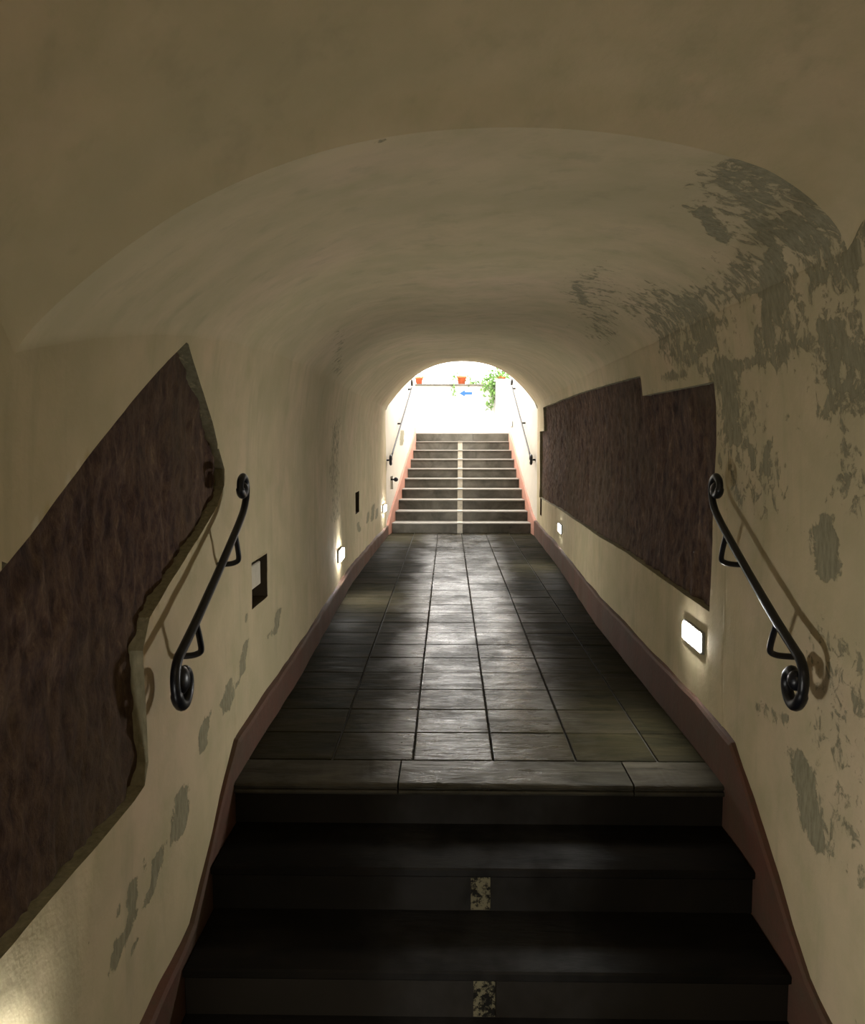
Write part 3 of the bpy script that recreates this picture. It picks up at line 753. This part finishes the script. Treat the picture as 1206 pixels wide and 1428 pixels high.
# handrails of the far stairs
def far_rail(side, label):
    Xf = lambda y: float(wallx(side, y)) - side * .055
    a, b = (11.75, 1.035), (13.75, 2.13)
    if side > 0: a, b = (11.85, 1.04), (13.9, 2.15)
    r = empty('handrail', (Xf(12.8), 12.8, 1.5)); tag(r, label, 'handrail')
    iv = Matrix.Translation((-Xf(12.8), -12.8, -1.5))
    pts = [(Xf(y), y, z) for y, z in [(a[0] + (b[0] - a[0]) * t, a[1] + (b[1] - a[1]) * t) for t in np.linspace(0, 1, 12)]]
    lo = [(Xf(a[0]), a[0] + dy_, a[1] + dz_) for dy_, dz_ in ((.05, -.01), (.06, .02), (.03, .045), (-.01, .04), (-.035, .0), (-.03, -.045), (.0, -.065), (.03, -.05))]
    hi = [(Xf(b[0]), b[0] + dy_, b[1] + dz_) for dy_, dz_ in ((.03, .03), (.05, .08), (.02, .11), (-.02, .09), (-.01, .05))]
    m = MB(); m.tube(smooth_path(lo[::-1], 4), .02, 8); m.tube(pts, .0125, 8); m.tube(smooth_path(hi, 4), .018, 8)
    under(m.obj('rail', M_IRON, None, True), r, iv)
    for t in (0.0, .47, .98):
        y = a[0] + (b[0] - a[0]) * t; z = a[1] + (b[1] - a[1]) * t
        m = MB(); m.tube([(Xf(y), y, z - .01), (Xf(y) + side * .07, y, z - .012)], .013, 8); under(m.obj('bracket', M_IRON, None, True), r, iv)
far_rail(-1, 'thin dark handrail up the left wall of the far stairs')
far_rail(1, 'thin dark handrail up the right wall of the far stairs')
m = MB(); x = float(XL(12.15)); m.tube([(x - .01, 12.1, .745), (x + .05, 12.1, .745)], .012, 8); m.ball((x + .062, 12.1, .745), .032)
tag(m.obj('wall_knob', M_IRON, None, True), 'small round black knob on the left wall beside the first far steps', 'knob')

# ------------------------------------------------------------------ sign and plants on the parapet
sg = empty('arrow_sign', (.325, 15.998, 2.155)); tag(sg, 'white sign with a blue arrow pointing left on the parapet', 'sign')
m = MB(); m.box(-.155, .155, -.012, 0, -.105, .10, .002); m.obj('plate', M_SIGN, sg)
m = MB(); P = [(-.125, 0), (-.02, .062), (-.02, .028), (.115, .028), (.115, -.028), (-.02, -.028), (-.02, -.062)]
v = [(x, -.0155, z) for x, z in P] + [(x, -.0121, z) for x, z in P]
m.add(v, [tuple(range(7)), tuple(range(13, 6, -1))] + [(i, i + 7, (i + 1) % 7 + 7, (i + 1) % 7) for i in range(7)])
m.obj('arrow', M_BLUE, sg)

def pot(x, y, z, r, h, label):
    o = empty('potted_plant', (x, y, z)); tag(o, label, 'potted plant', None)
    m = MB(); m.lathe([(r * .72, 0), (r * .95, h * .78), (r * 1.05, h * .78), (r * 1.08, h), (r * .92, h), (r * .88, h * .85)]); m.obj('pot', M_POT, o, True)
    m = MB(); m.lathe([(r * .1, h * .86), (r * .88, h * .86)][::-1]); m.obj('soil', M_SOIL, o)
    return o
def foliage(o, paths, size, dens, spread):
    lm = MB(); sm = MB()
    for pth in paths:
        P = smooth_path(pth, 6); sm.tube(P, .004, 5)
        for p in P:
            for _ in range(dens):
                c = p + Vector([random.gauss(0, spread) for _ in range(3)])
                s = size * random.uniform(.6, 1.2)
                d = Vector([random.gauss(0, 1) for _ in range(3)]); d.z -= .5; d.normalize()
                w = d.cross(Vector([random.gauss(0, 1) for _ in range(3)])).normalized(); nn = d.cross(w)
                lm.add([c, c + d * s * .45 + w * s * .34 + nn * s * .12, c + d * s, c + d * s * .45 - w * s * .34 + nn * s * .12], [(0, 1, 2), (0, 2, 3)])
    sm.obj('stem', M_LEAF, o); tag(lm.obj('foliage', M_LEAF, o), kind='stuff')
p1 = pot(-.545, 16.11, 2.325, .075, .135, 'small orange terracotta pot with thin sprigs, left end of the parapet')
foliage(p1, [[(0, 0, .1), (.01, 0, .19), (-.01, 0, .24)], [(0, 0, .1), (.08, 0, .16), (.15, 0, .17)], [(0, 0, .1), (.06, -.02, .14), (.11, -.03, .08)]], .035, 1, .006)
p2 = pot(.245, 16.11, 2.325, .09, .15, 'orange terracotta pot with a trailing plant, above the arrow sign')
foliage(p2, [[(0, 0, .12), (-.08, -.02, .18), (-.15, -.05, .12), (-.17, -.13, 0), (-.14, -.16, -.12), (-.12, -.15, -.22)], [(0, 0, .12), (-.1, -.03, .22), (-.2, -.05, .2)], [(0, 0, .12), (-.11, -.1, .1), (-.15, -.17, -.06)], [(0, 0, .12), (.12, -.03, .14), (.17, -.06, .08)]], .05, 2, .015)
p3 = pot(.98, 16.11, 2.325, .09, .15, 'trailing green ivy spilling over the right part of the parapet and hanging down')
foliage(p3, [[(0, 0, .12), (-.2, -.05, .12), (-.35, -.04, .05), (-.5, -.05, .03), (-.62, -.05, .04)], [(0, 0, .12), (-.12, -.06, .25), (-.2, -.06, .2), (-.3, -.05, .1)],
             [(0, 0, .1), (-.15, -.18, .08), (-.2, -.2, -.1), (-.19, -.19, -.22), (-.22, -.19, -.36), (-.24, -.2, -.44)], [(-.1, -.1, .1), (-.17, -.2, -.05), (-.15, -.2, -.25)],
             [(0, 0, .12), (.12, -.05, .2), (.2, -.05, .12)], [(0, 0, .12), (-.02, -.1, .22), (.1, -.1, .16)], [(-.1, -.1, .1), (-.25, -.19, 0), (-.33, -.19, -.12)]], .07, 4, .035)
